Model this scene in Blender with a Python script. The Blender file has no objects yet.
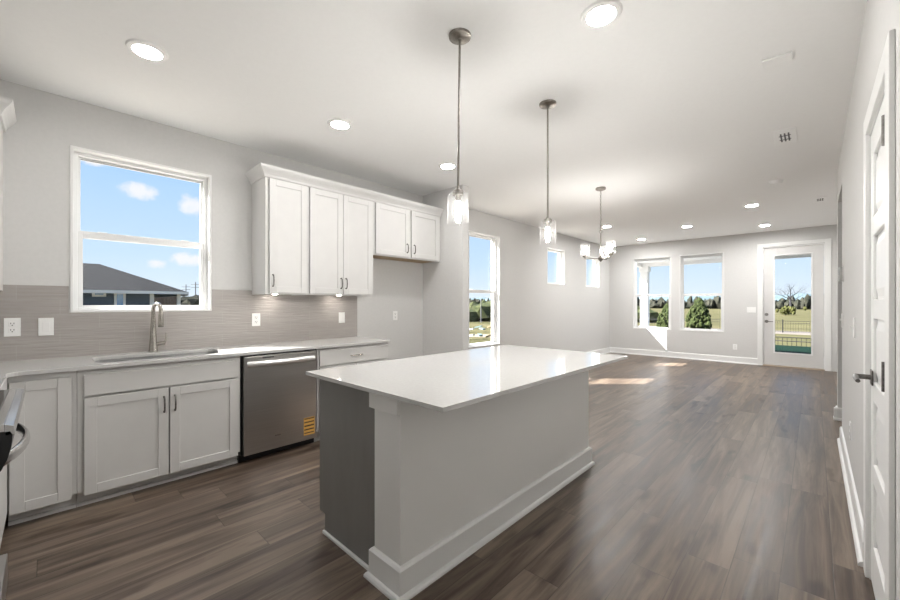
import bpy, bmesh, math, random
from mathutils import Vector, noise
random.seed(7)
S = bpy.context.scene
COL = S.collection
R = math.radians

# ------------------------------------------------------------------ camera
F = 382.8; TH = R(43.58); HZ = 303.74; CH = 1.266
cam = bpy.data.cameras.new('camera'); co = bpy.data.objects.new('camera', cam); COL.objects.link(co)
cam.sensor_width = 36; cam.lens = F / 900 * 36; cam.shift_y = (HZ - 300) / 900
cam.clip_start = 0.02; cam.clip_end = 3000
co.location = (0, 0, CH); co.rotation_euler = (R(90), 0, TH); S.camera = co
def ray(px, py):
    u = (px - 450) / F; v = -(py - HZ) / F
    return Vector((math.cos(TH)*u - math.sin(TH), math.sin(TH)*u + math.cos(TH), v))

# ------------------------------------------------------------------ exposure, world, sun
LENS = 122.0; LENS_FAR = 320.0; BULB = 660.0; BULB_CH = 215.0; SKY = .74; SUN = 18.5
S.view_settings.view_transform = 'Standard'; S.view_settings.look = 'None'
S.view_settings.gamma = 1.0; S.view_settings.exposure = 0.58
S.view_settings.use_curve_mapping = False

def N(nt, t, **kw):
    n = nt.nodes.new(t)
    for k, v in kw.items():
        if k == 'inp':
            for a, b in v.items(): n.inputs[a].default_value = b
        else: setattr(n, k, v)
    return n
def ramp(nt, src, stops):
    n = N(nt, 'ShaderNodeValToRGB'); e = n.color_ramp.elements
    while len(e) < len(stops): e.new(0.5)
    for i, (p, c) in enumerate(stops):
        e[i].position = p; e[i].color = (*c, 1)
    nt.links.new(src, n.inputs[0]); return n.outputs[0]
def math_(nt, op, a, b=None, c=None):
    n = N(nt, 'ShaderNodeMath', operation=op)
    for i, v in enumerate((a, b, c)):
        if v is None: continue
        if isinstance(v, (int, float)): n.inputs[i].default_value = v
        else: nt.links.new(v, n.inputs[i])
    return n.outputs[0]

W = bpy.data.worlds.new('world'); S.world = W; W.use_nodes = True
nt = W.node_tree; nt.nodes.clear()
tc = N(nt, 'ShaderNodeTexCoord'); nrm = N(nt, 'ShaderNodeVectorMath', operation='NORMALIZE')
nt.links.new(tc.outputs['Generated'], nrm.inputs[0])
sx = N(nt, 'ShaderNodeSeparateXYZ'); nt.links.new(nrm.outputs[0], sx.inputs[0])
sky = ramp(nt, sx.outputs['Z'], [(0.0, (.80, .89, .98)), (.10, (.60, .78, .98)), (.30, (.40, .635, 1.0)), (.8, (.30, .50, .92))])
nz = N(nt, 'ShaderNodeTexNoise', inp={'Scale': 24.0, 'Detail': 7.0, 'Roughness': .66})
nt.links.new(nrm.outputs[0], nz.inputs['Vector'])
cur = sky
for px, py, sw, sh in [(140, 191, 20, 9), (192, 205, 14, 11), (155, 264, 10, 6), (187, 259, 15, 8), (92, 161, 14, 5)]:
    c = ray(px, py).normalized(); d = ray(px, py).length * F
    sub = N(nt, 'ShaderNodeVectorMath', operation='SUBTRACT'); nt.links.new(nrm.outputs[0], sub.inputs[0]); sub.inputs[1].default_value = c
    s = N(nt, 'ShaderNodeSeparateXYZ'); nt.links.new(sub.outputs[0], s.inputs[0])
    h = math_(nt, 'SQRT', math_(nt, 'ADD', math_(nt, 'POWER', math_(nt, 'ABSOLUTE', s.outputs['X']), 2.0), math_(nt, 'POWER', math_(nt, 'ABSOLUTE', s.outputs['Y']), 2.0)))
    a = math_(nt, 'DIVIDE', h, .85 * sw / d); b = math_(nt, 'DIVIDE', math_(nt, 'ABSOLUTE', s.outputs['Z']), .85 * sh / d)
    r2 = math_(nt, 'ADD', math_(nt, 'MULTIPLY', a, a), math_(nt, 'MULTIPLY', b, b))
    pert = math_(nt, 'ADD', r2, math_(nt, 'MULTIPLY', math_(nt, 'SUBTRACT', nz.outputs['Fac'], .5), 4.2))
    mr = N(nt, 'ShaderNodeMapRange', interpolation_type='SMOOTHSTEP', inp={1: 1.5, 2: .0, 3: 0.0, 4: .9}); nt.links.new(pert, mr.inputs[0])
    mx = N(nt, 'ShaderNodeMix', data_type='RGBA'); nt.links.new(mr.outputs[0], mx.inputs[0]); nt.links.new(cur, mx.inputs[6]); mx.inputs[7].default_value = (.93, .92, .95, 1)
    cur = mx.outputs[2]
bg = N(nt, 'ShaderNodeBackground', inp={'Strength': SKY}); nt.links.new(cur, bg.inputs[0])
wo = N(nt, 'ShaderNodeOutputWorld'); nt.links.new(bg.outputs[0], wo.inputs[0])

sun = bpy.data.lights.new('sun', 'SUN'); so = bpy.data.objects.new('sun', sun); COL.objects.link(so)
sun.energy = SUN; sun.angle = R(0.6); sun.color = (1.0, .97, .92)
so.rotation_euler = Vector((1, .95, -1.14)).to_track_quat('-Z', 'Y').to_euler(); so.location = (-20, -20, 25)

# ------------------------------------------------------------------ materials
def mat(name, col, rough=.5, metal=0.0, spec=.5, emit=None, es=0.0, **kw):
    m = bpy.data.materials.new(name); m.use_nodes = True
    p = m.node_tree.nodes['Principled BSDF']
    p.inputs['Base Color'].default_value = (*col, 1); p.inputs['Roughness'].default_value = rough
    p.inputs['Metallic'].default_value = metal; p.inputs['Specular IOR Level'].default_value = spec
    if emit: p.inputs['Emission Color'].default_value = (*emit, 1); p.inputs['Emission Strength'].default_value = es
    for k, v in kw.items(): p.inputs[k].default_value = v
    return m
def noisy(m, c0, c1, scale=(8, 8, 8), detail=4, bump=0.0, rough=None, lo=.35, hi=.65):
    nt = m.node_tree; p = nt.nodes['Principled BSDF']
    g = N(nt, 'ShaderNodeNewGeometry'); mp = N(nt, 'ShaderNodeMapping'); mp.inputs['Scale'].default_value = scale
    nt.links.new(g.outputs['Position'], mp.inputs['Vector'])
    n = N(nt, 'ShaderNodeTexNoise', inp={'Scale': 1.0, 'Detail': detail}); nt.links.new(mp.outputs[0], n.inputs['Vector'])
    nt.links.new(ramp(nt, n.outputs['Fac'], [(lo, c0), (hi, c1)]), p.inputs['Base Color'])
    if bump:
        b = N(nt, 'ShaderNodeBump', inp={'Strength': bump, 'Distance': .01}); nt.links.new(n.outputs['Fac'], b.inputs['Height']); nt.links.new(b.outputs[0], p.inputs['Normal'])
    if rough:
        mr = N(nt, 'ShaderNodeMapRange', inp={1: lo, 2: hi, 3: rough[0], 4: rough[1]}); nt.links.new(n.outputs['Fac'], mr.inputs[0]); nt.links.new(mr.outputs[0], p.inputs['Roughness'])
    return m
M = {}
M['wall'] = noisy(mat('wall_paint', (.68, .665, .64), .75, spec=.3), (.645, .64, .628), (.662, .656, .644), (40, 40, 40), 2, .02)
M['ceil'] = noisy(mat('ceiling_paint', (.90, .897, .885), .9, spec=.2), (.895, .892, .88), (.905, .902, .89), (40, 40, 40), 2, .02)
M['trim'] = mat('white_trim_paint', (.83, .83, .82), .35)
M['cab'] = noisy(mat('white_cabinet_paint', (.80, .785, .765), .38), (.66, .652, .64), (.675, .667, .654), (9, 9, 9), 2)
M['island_wall'] = mat('island_paint', (.82, .815, .80), .45)
M['grey_cab'] = noisy(mat('grey_cabinet_paint', (.13, .126, .12), .42), (.21, .203, .193), (.228, .22, .209), (14, 14, 3), 3)
M['quartz'] = noisy(mat('white_quartz', (.80, .79, .77), .06, spec=.5), (.575, .57, .558), (.605, .60, .588), (60, 60, 60), 5)
M['nickel'] = noisy(mat('brushed_nickel', (.42, .39, .35), .3, 1.0), (.27, .25, .225), (.34, .315, .285), (60, 60, 60), 2)
M['faucet_nickel'] = noisy(mat('faucet_nickel', (.46, .43, .39), .22, 1.0), (.42, .395, .36), (.50, .47, .43), (50, 50, 50), 2)
M['steel'] = noisy(mat('brushed_stainless', (.42, .41, .40), .26, 1.0), (.50, .485, .47), (.55, .535, .52), (3, 3, 300), 3, 0, (.30, .36))
M['steel_light'] = mat('polished_stainless', (.68, .68, .68), .22, 1.0)
M['dark_metal'] = noisy(mat('dark_pull_metal', (.20, .19, .18), .35, 1.0), (.17, .16, .15), (.24, .23, .22), (80, 80, 80), 2)
M['black'] = mat('black_plastic', (.012, .012, .013), .4)
M['blackglass'] = mat('black_cooktop_glass', (.012, .011, .011), .05)
M['plastic'] = mat('white_plastic', (.90, .897, .885), .35)
M['slot'] = mat('dark_slot', (.03, .03, .03), .6)
M['rawwood'] = noisy(mat('raw_plywood', (.45, .33, .2), .7), (.40, .29, .17), (.52, .39, .25), (5, 40, 40), 4)
M['vent_dark'] = mat('vent_slot_shade', (.10, .10, .10), .6)
M['lens'] = mat('lamp_lens', (.9, .9, .9), .4, emit=(1.0, .985, .965), es=LENS)
M['lens_far'] = mat('living_lamp_lens', (.9, .9, .9), .4, emit=(1.0, .985, .965), es=LENS_FAR)
M['bulb_ch'] = mat('glowing_chandelier_bulb', (1, .95, .85), .4, emit=(1.0, .97, .93), es=BULB_CH)
M['bulb'] = mat('glowing_bulb', (1, .95, .85), .4, emit=(1.0, .97, .93), es=BULB)
M['puck'] = mat('puck_lens', (.9, .9, .9), .4, emit=(1.0, .92, .84), es=80)
M['vinyl'] = mat('white_vinyl', (.84, .845, .84), .35)
M['gasket'] = mat('grey_gasket', (.22, .22, .22), .6)
M['sticker'] = mat('yellow_sticker', (.72, .42, .10), .5)
M['sticker_ink'] = mat('sticker_ink', (.10, .06, .03), .6)

def glassy(name, tint, ior, fac_scale=1.0):
    m = bpy.data.materials.new(name); m.use_nodes = True; nt = m.node_tree; nt.nodes.clear()
    t = N(nt, 'ShaderNodeBsdfTransparent'); t.inputs[0].default_value = (*tint, 1)
    g = N(nt, 'ShaderNodeBsdfGlossy'); g.inputs['Roughness'].default_value = .01
    f = N(nt, 'ShaderNodeLayerWeight'); f.inputs[0].default_value = .5
    k = math_(nt, 'MULTIPLY', math_(nt, 'ADD', math_(nt, 'MULTIPLY', math_(nt, 'POWER', f.outputs['Facing'], 5.0), .9), ior), fac_scale)
    mx = N(nt, 'ShaderNodeMixShader'); nt.links.new(k, mx.inputs[0]); nt.links.new(t.outputs[0], mx.inputs[1]); nt.links.new(g.outputs[0], mx.inputs[2])
    o = N(nt, 'ShaderNodeOutputMaterial'); nt.links.new(mx.outputs[0], o.inputs[0]); return m
M['pane'] = glassy('window_glass', (.985, .99, .99), .02, .6)
M['shade_glass'] = glassy('clear_shade_glass', (.97, .972, .97), .05, .9)
_n = M['shade_glass'].node_tree; _o = [n for n in _n.nodes if n.type == 'OUTPUT_MATERIAL'][0]; _s = _o.inputs[0].links[0].from_socket
_t = N(_n, 'ShaderNodeBsdfTranslucent'); _t.inputs[0].default_value = (1, 1, 1, 1); _m = N(_n, 'ShaderNodeMixShader')
_f = N(_n, 'ShaderNodeLayerWeight'); _f.inputs[0].default_value = .5       # seeded glass scatters a little, most at its rims
_n.links.new(math_(_n, 'ADD', .003, math_(_n, 'MULTIPLY', math_(_n, 'POWER', _f.outputs['Facing'], 4.0), .012)), _m.inputs[0])
_n.links.new(_s, _m.inputs[1]); _n.links.new(_t.outputs[0], _m.inputs[2]); _n.links.new(_m.outputs[0], _o.inputs[0])

M['seeded'] = M['shade_glass'].copy(); M['seeded'].name = 'seeded_shade_glass'
for n in M['seeded'].node_tree.nodes:
    if n.type == 'MATH' and n.operation == 'ADD' and abs(n.inputs[0].default_value-.003) < 1e-5 and not n.inputs[0].is_linked: n.inputs[0].default_value = .018
    if n.type == 'MATH' and n.operation == 'MULTIPLY' and abs(n.inputs[1].default_value-.012) < 1e-5: n.inputs[1].default_value = .05
# floor planks
def floor_mat():
    m = mat('wood_plank_floor', (.15, .12, .1), .33); nt = m.node_tree; p = nt.nodes['Principled BSDF']; L = nt.links.new
    g = N(nt, 'ShaderNodeNewGeometry'); s = N(nt, 'ShaderNodeSeparateXYZ'); L(g.outputs['Position'], s.inputs[0])
    u = math_(nt, 'DIVIDE', math_(nt, 'ADD', s.outputs['X'], 20.05), .178); row = math_(nt, 'FLOOR', u); fu = math_(nt, 'FRACT', u)
    w1 = N(nt, 'ShaderNodeTexWhiteNoise', noise_dimensions='1D'); L(row, w1.inputs['W'])
    v = math_(nt, 'DIVIDE', math_(nt, 'ADD', s.outputs['Y'], math_(nt, 'MULTIPLY', w1.outputs['Value'], 1.22)), 1.22)
    idy = math_(nt, 'FLOOR', v); fv = math_(nt, 'FRACT', v)
    cb = N(nt, 'ShaderNodeCombineXYZ'); L(row, cb.inputs[0]); L(idy, cb.inputs[1])
    w2 = N(nt, 'ShaderNodeTexWhiteNoise', noise_dimensions='3D'); L(cb.outputs[0], w2.inputs['Vector'])
    pl = w2.outputs['Value']
    # grain: long streaks along Y, shifted per plank
    gv = N(nt, 'ShaderNodeCombineXYZ'); L(math_(nt, 'MULTIPLY', s.outputs['X'], 15.0), gv.inputs[0]); L(math_(nt, 'MULTIPLY', s.outputs['Y'], 1.05), gv.inputs[1]); L(math_(nt, 'MULTIPLY', pl, 37.0), gv.inputs[2])
    n1 = N(nt, 'ShaderNodeTexNoise', inp={'Scale': 1.0, 'Detail': 5.0, 'Roughness': .6, 'Distortion': .7}); L(gv.outputs[0], n1.inputs['Vector'])
    gf = N(nt, 'ShaderNodeCombineXYZ'); L(math_(nt, 'MULTIPLY', s.outputs['X'], 130.0), gf.inputs[0]); L(math_(nt, 'MULTIPLY', s.outputs['Y'], 3.5), gf.inputs[1]); L(math_(nt, 'MULTIPLY', pl, 11.0), gf.inputs[2])
    n2 = N(nt, 'ShaderNodeTexNoise', inp={'Scale': 1.0, 'Detail': 3.0}); L(gf.outputs[0], n2.inputs['Vector'])
    # knots / cloudy dark spots
    kv = N(nt, 'ShaderNodeCombineXYZ'); L(math_(nt, 'MULTIPLY', s.outputs['X'], 7.0), kv.inputs[0]); L(math_(nt, 'MULTIPLY', s.outputs['Y'], 2.2), kv.inputs[1]); L(math_(nt, 'MULTIPLY', pl, 53.0), kv.inputs[2])
    n3 = N(nt, 'ShaderNodeTexNoise', inp={'Scale': 1.0, 'Detail': 2.0}); L(kv.outputs[0], n3.inputs['Vector'])
    t = math_(nt, 'ADD', math_(nt, 'MULTIPLY', pl, .25), math_(nt, 'SUBTRACT', math_(nt, 'MULTIPLY', n1.outputs['Fac'], 1.5), .28))
    t = math_(nt, 'ADD', t, math_(nt, 'MULTIPLY', math_(nt, 'SUBTRACT', n2.outputs['Fac'], .5), .16))
    kn = N(nt, 'ShaderNodeMapRange', interpolation_type='SMOOTHSTEP', inp={1: .60, 2: .72, 3: 0.0, 4: .24}); L(n3.outputs['Fac'], kn.inputs[0])
    t = math_(nt, 'SUBTRACT', t, kn.outputs[0])
    c = ramp(nt, t, [(.20, (.028, .017, .011)), (.42, (.076, .051, .036)), (.60, (.132, .096, .071)), (.88, (.235, .182, .138))])
    e1 = math_(nt, 'MINIMUM', fu, math_(nt, 'SUBTRACT', 1.0, fu)); e2 = math_(nt, 'MULTIPLY', math_(nt, 'MINIMUM', fv, math_(nt, 'SUBTRACT', 1.0, fv)), 6.85)
    e = math_(nt, 'MINIMUM', e1, e2)
    gm = N(nt, 'ShaderNodeMapRange', inp={1: .004, 2: .014, 3: .45, 4: 1.0}); L(e, gm.inputs[0])
    mx = N(nt, 'ShaderNodeMix', data_type='RGBA', blend_type='MULTIPLY'); mx.inputs[0].default_value = 1.0; L(c, mx.inputs[6])
    L(gm.outputs[0], mx.inputs[7]); L(mx.outputs[2], p.inputs['Base Color'])
    rr = N(nt, 'ShaderNodeMapRange', inp={1: .3, 2: .7, 3: .30, 4: .42}); L(n1.outputs['Fac'], rr.inputs[0]); L(rr.outputs[0], p.inputs['Roughness'])
    hb = math_(nt, 'ADD', math_(nt, 'MULTIPLY', gm.outputs[0], 1.0), math_(nt, 'MULTIPLY', n2.outputs['Fac'], .15))
    b = N(nt, 'ShaderNodeBump', inp={'Strength': .25, 'Distance': .002}); L(hb, b.inputs['Height']); L(b.outputs[0], p.inputs['Normal'])
    return m
M['floor'] = floor_mat()
def tile_mat():
    m = mat('wavy_grey_tile', (.3, .27, .25), .22); nt = m.node_tree; p = nt.nodes['Principled BSDF']; L = nt.links.new
    g = N(nt, 'ShaderNodeNewGeometry'); s = N(nt, 'ShaderNodeSeparateXYZ'); L(g.outputs['Position'], s.inputs[0])
    cv = N(nt, 'ShaderNodeCombineXYZ'); L(math_(nt, 'ADD', s.outputs['Y'], 10.19), cv.inputs[0]); L(math_(nt, 'SUBTRACT', s.outputs['Z'], .885), cv.inputs[1])
    br = N(nt, 'ShaderNodeTexBrick', offset=.5, inp={'Scale': 1.0, 'Mortar Size': .0011, 'Mortar Smooth': .3, 'Brick Width': .41, 'Row Height': .102, 'Bias': 0.0, 'Color1': (.40, .372, .352, 1), 'Color2': (.415, .388, .367, 1), 'Mortar': (.47, .45, .43, 1)})
    L(cv.outputs[0], br.inputs['Vector'])
    wv = N(nt, 'ShaderNodeCombineXYZ'); L(math_(nt, 'MULTIPLY', s.outputs['Y'], 5.0), wv.inputs[0]); L(math_(nt, 'MULTIPLY', s.outputs['Z'], 75.0), wv.inputs[1])
    n = N(nt, 'ShaderNodeTexNoise', inp={'Scale': 1.0, 'Detail': 2.0, 'Distortion': .6}); L(wv.outputs[0], n.inputs['Vector'])
    mx = N(nt, 'ShaderNodeMix', data_type='RGBA', blend_type='MULTIPLY'); mx.inputs[0].default_value = .35
    L(br.outputs['Color'], mx.inputs[6]); L(ramp(nt, n.outputs['Fac'], [(.35, (.84, .835, .83)), (.65, (1.04, 1.04, 1.04))]), mx.inputs[7])
    L(mx.outputs[2], p.inputs['Base Color'])
    b = N(nt, 'ShaderNodeBump', inp={'Strength': .8, 'Distance': .005}); L(n.outputs['Fac'], b.inputs['Height']); L(b.outputs[0], p.inputs['Normal'])
    return m
M['tile'] = tile_mat()
# outdoors
M['field'] = noisy(mat('dry_field', (.1, .1, .05), .95, spec=.1), (.066, .064, .028), (.125, .112, .056), (.10, .35, .3), 6)
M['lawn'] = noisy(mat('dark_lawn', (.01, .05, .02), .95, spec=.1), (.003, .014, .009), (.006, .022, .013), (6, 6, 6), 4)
M['path'] = noisy(mat('pale_path', (.2, .17, .14), .9), (.14, .12, .10), (.19, .165, .14), (1, 3, 1), 4)
M['woods'] = noisy(mat('woodland', (.03, .035, .025), 1.0, spec=.05), (.020, .023, .018), (.062, .060, .046), (.35, .35, .6), 5)
M['hill'] = noisy(mat('hazy_ridge', (.12, .17, .20), 1.0, spec=.05), (.085, .12, .14), (.13, .17, .19), (.02, .02, .2), 4)  # distance haze is mixed into the ridge colour
M['juniper'] = noisy(mat('evergreen_needles', (.04, .07, .02), .9, spec=.1), (.014, .022, .008), (.075, .092, .034), (11, 11, 11), 6)
M['scrub'] = noisy(mat('olive_scrub', (.05, .06, .03), .95, spec=.1), (.03, .04, .018), (.09, .095, .045), (.9, .9, 2), 5)
M['drybush'] = noisy(mat('dry_bush', (.07, .08, .03), .95, spec=.1), (.03, .035, .012), (.10, .10, .035), (4, 4, 4), 5)
M['bark'] = noisy(mat('grey_bark', (.03, .03, .035), .9), (.02, .02, .024), (.05, .047, .05), (8, 8, 2), 3)
M['iron'] = mat('black_iron', (.008, .008, .009), .5)
M['siding'] = noisy(mat('slate_blue_siding', (.04, .06, .09), .7), (.042, .062, .088), (.055, .078, .105), (1, 1, 14), 2)
M['shingle'] = noisy(mat('charcoal_shingles', (.035, .036, .04), .95, spec=.1), (.010, .0105, .012), (.019, .0195, .022), (5, 5, 12), 4)
M['housetrim'] = mat('house_white_trim', (.55, .55, .54), .6)
M['skyglass'] = mat('sky_reflection_glass', (.05, .17, .33), .08)  # sky reflection put into the glass as a blue base colour
M['fence_brown'] = noisy(mat('cedar_fence', (.17, .11, .075), .85), (.14, .09, .06), (.20, .135, .09), (1, 9, 1), 3)
M['polewood'] = noisy(mat('pole_wood', (.10, .10, .10), .9), (.14, .14, .15), (.20, .195, .19), (4, 4, 1), 3)
M['porch'] = mat('porch_white', (.82, .82, .81), .6)
M['stucco'] = mat('exterior_wall_paint', (.5, .5, .5), .9)

# ------------------------------------------------------------------ mesh builder
ORG = {}
class MB:
    def __init__(s): s.v = []; s.f = []
    def box(s, a, b):
        x0, y0, z0 = [min(p, q) for p, q in zip(a, b)]; x1, y1, z1 = [max(p, q) for p, q in zip(a, b)]
        i = len(s.v)
        s.v += [(x0,y0,z0),(x1,y0,z0),(x1,y1,z0),(x0,y1,z0),(x0,y0,z1),(x1,y0,z1),(x1,y1,z1),(x0,y1,z1)]
        s.f += [[i+k for k in q] for q in ((0,3,2,1),(4,5,6,7),(0,1,5,4),(1,2,6,5),(2,3,7,6),(3,0,4,7))]
        return s
    def hexa(s, lo, hi):                       # two quads (bottom, top), same winding (ccw from above)
        i = len(s.v); s.v += [tuple(p) for p in lo] + [tuple(p) for p in hi]; n = len(lo)
        s.f += [[i+k for k in range(n)][::-1], [i+n+k for k in range(n)]]
        s.f += [[i+k, i+(k+1)%n, i+n+(k+1)%n, i+n+k] for k in range(n)]
        return s
    def poly(s, pts):
        i = len(s.v); s.v += [tuple(p) for p in pts]; s.f.append([i+k for k in range(len(pts))]); return s
    def extrude(s, prof, p0, p1, ua, va):      # profile (a,b) in axes ua,va swept from p0 to p1
        p0, p1, ua, va = Vector(p0), Vector(p1), Vector(ua), Vector(va); i = len(s.v); n = len(prof)
        for p in (p0, p1): s.v += [tuple(p + ua*a + va*b) for a, b in prof]
        s.f += [[i+k, i+(k+1)%n, i+n+(k+1)%n, i+n+k] for k in range(n)]
        s.f += [[i+k for k in range(n)][::-1], [i+n+k for k in range(n)]]; return s
    def ring_tube(s, path, rad, n=10, closed=False, caps=True, sy=1.0):
        path = [Vector(p) for p in path]; m = len(path); rad = rad if isinstance(rad, (list, tuple)) else [rad]*m
        i = len(s.v); prev = None
        for k, p in enumerate(path):
            if closed: t = path[(k+1) % m] - path[k-1]
            else: t = path[min(k+1, m-1)] - path[max(k-1, 0)]
            t.normalize()
            if prev is None:
                a = Vector((0, 0, 1)) if abs(t.z) < .9 else Vector((1, 0, 0)); x = t.cross(a).normalized()
            else:
                x = (prev - t*prev.dot(t)).normalized()
            prev = x; y = t.cross(x)
            for j in range(n):
                an = 2*math.pi*j/n; s.v.append(tuple(p + (x*math.cos(an) + y*math.sin(an)*sy)*rad[k]))
        for k in range(m if closed else m-1):
            a = i + k*n; b = i + ((k+1) % m)*n
            for j in range(n): s.f.append([a+j, a+(j+1)%n, b+(j+1)%n, b+j])
        if caps and not closed: s.f += [[i+j for j in range(n)][::-1], [i+(m-1)*n+j for j in range(n)]]
        return s
    def cyl(s, p0, p1, r0, r1=None, n=20): return s.ring_tube([p0, p1], [r0, r0 if r1 is None else r1], n)
    def lathe(s, c, prof, n=28, cap=True):     # (r,z) bottom->top
        i = len(s.v); m = len(prof)
        for r, z in prof:
            for j in range(n):
                an = 2*math.pi*j/n; s.v.append((c[0]+r*math.cos(an), c[1]+r*math.sin(an), c[2]+z))
        for k in range(m-1):
            for j in range(n):
                a = i+k*n; s.f.append([a+j, a+(j+1)%n, a+n+(j+1)%n, a+n+j])
        if cap: s.f += [[i+j for j in range(n)][::-1], [i+(m-1)*n+j for j in range(n)]]
        return s
    def blob(s, c, r, sub=2, amp=.35, fr=2.0, seed=0):
        bm = bmesh.new(); bmesh.ops.create_icosphere(bm, subdivisions=sub, radius=1.0); i = len(s.v)
        for v in bm.verts:
            d = v.co.normalized(); k = 1 + amp*noise.noise(d*fr + Vector((seed*3.1, seed*1.7, seed)))+ amp*.5*noise.noise(d*fr*2.7 + Vector((seed, 9, seed*2.3)))
            s.v.append((c[0]+d.x*r[0]*k, c[1]+d.y*r[1]*k, c[2]+d.z*r[2]*k))
        s.f += [[i+v.index for v in f.verts] for f in bm.faces]; bm.free(); return s
    def build(s, name, m, parent=None, bevel=0.0, smooth=False, seg=2):
        xs, ys, zs = zip(*s.v)
        o0 = Vector(((min(xs)+max(xs))/2, (min(ys)+max(ys))/2, min(zs)))
        me = bpy.data.meshes.new(name); me.from_pydata([tuple(Vector(v)-o0) for v in s.v], [], s.f); me.update()
        bm = bmesh.new(); bm.from_mesh(me); bmesh.ops.recalc_face_normals(bm, faces=bm.faces); bm.to_mesh(me); bm.free()
        me.materials.append(M[m] if isinstance(m, str) else m)
        o = bpy.data.objects.new(name, me); COL.objects.link(o)
        po = ORG[parent.name] if parent else Vector((0, 0, 0))
        o.location = o0 - po; ORG[o.name] = o0
        if parent: o.parent = parent
        if smooth:
            me.shade_smooth(); me.set_sharp_from_angle(angle=R(38))
        if bevel:
            b = o.modifiers.new('bevel', 'BEVEL'); b.width = bevel; b.segments = seg; b.limit_method = 'ANGLE'; b.angle_limit = R(40)
        return o
def tag(o, label=None, cat=None, group=None, kind=None):
    if label: o['label'] = label
    if cat: o['category'] = cat
    if group: o['group'] = group
    if kind: o['kind'] = kind
    return o
def thing(name, loc, label, cat, group=None, kind=None):
    o = bpy.data.objects.new(name, None); COL.objects.link(o); o.location = loc; o.empty_display_size = .1
    ORG[o.name] = Vector(loc); return tag(o, label, cat, group, kind)
def copy_tree(src, loc, label):
    c = src.copy(); COL.objects.link(c); c.location = loc; c['label'] = label; ORG[c.name] = Vector(loc)
    for ch in list(src.children):
        d = ch.copy(); COL.objects.link(d); d.parent = c
        for g in list(ch.children):
            e = g.copy(); COL.objects.link(e); e.parent = d
    return c

# key planes
XL, XR, YF, YN, HC = -3.87, .185, 10.12, -.77, 2.74

# ------------------------------------------------------------------ structure
def wall_boxes(mb, axis, p0, p1, u0, u1, z0, z1, holes):
    us = sorted({u0, u1, *[h[0] for h in holes], *[h[1] for h in holes]})
    for a, b in zip(us, us[1:]):
        hs = sorted([(h[2], h[3]) for h in holes if h[0] <= a + 1e-6 and h[1] >= b - 1e-6])
        z = z0
        for lo, hi in hs + [(z1, z1)]:
            if lo - z > 1e-5:
                if axis == 'X': mb.box((p0, a, z), (p1, b, lo))
                else: mb.box((a, p0, z), (b, p1, lo))
            z = hi
    return mb
WIN = {1: ('X', .114, .997, 1.206, 2.40, 1.79), 2: ('X', 4.48, 5.285, .583, 2.40, 1.475), 3: ('X', 6.88, 7.62, 1.667, 2.40, None), 4: ('X', 8.68, 9.43, 1.667, 2.40, None),
       5: ('Y', -3.29, -2.445, .65, 2.385, 1.478), 6: ('Y', -2.26, -1.42, .65, 2.385, 1.478)}
EXD = (-.765, .145, 0.0, 2.41)     # exterior door opening X0,X1,Z0,Z1
tag(MB().box((-4.03, -.92, -.12), (1.9, 10.30, 0)).build('floor', 'floor'), 'brown grey wood plank floor running the length of the room', 'floor', kind='structure')
tag(MB().box((-4.03, -.92, HC), (1.9, 10.30, HC+.12)).build('ceiling', 'ceil'), 'smooth white ceiling over the whole kitchen and living room', 'ceiling', kind='structure')
tag(wall_boxes(MB(), 'X', XL-.15, XL, -.92, YF+.15, 0, HC, [h[1:5] for h in WIN.values() if h[0] == 'X']).build('wall_left', 'wall'), 'long pale grey wall behind the sink with four windows', 'wall', kind='structure')
tag(wall_boxes(MB(), 'Y', YF, YF+.15, XL, .42, 0, HC, [h[1:5] for h in WIN.values() if h[0] == 'Y'] + [EXD]).build('wall_far', 'wall'), 'pale grey end wall with two windows and the glass door', 'wall', kind='structure')
PD = (1.925, 2.612, 0, 2.045); OP = (5.05, 5.93, 0, 2.375)
tag(wall_boxes(MB(), 'X', XR, XR+.12, YN, 5.93, 0, HC, [PD, OP]).build('wall_right', 'wall'), 'pale grey wall along the right edge with the panelled door', 'wall', kind='structure')
tag(MB().box((XL, YN-.15, 0), (1.9, YN, HC)).build('wall_near', 'wall'), 'pale grey wall behind the stove', 'wall', kind='structure')
tag(MB().box((XL, 3.532, 0), (-3.148, 3.642, HC)).build('wall_alcove', 'wall'), 'short pale grey wall closing the refrigerator alcove', 'wall', kind='structure')
# hall and closet beyond the right wall
tag(MB().box((1.75, YN, 0), (1.9, YF, HC)).build('wall_hall', 'wall'), 'wall of the hall beyond the drywall opening', 'wall', kind='structure')
tag(MB().box((XR+.12, 3.4, 0), (1.75, 3.52, HC)).build('wall_closet', 'wall'), 'wall between closet and hall', 'wall', kind='structure')

tag(MB().box((XR, 5.93, 0), (1.75, 6.05, HC)).build('wall_partition', 'wall'), 'pale grey wall end just beyond the drywall opening', 'wall', kind='structure')
tag(MB().box((.42, 6.05, 0), (.54, YF+.15, HC)).build('wall_living', 'wall'), 'right wall of the living area beside the glass door', 'wall', kind='structure')
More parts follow.
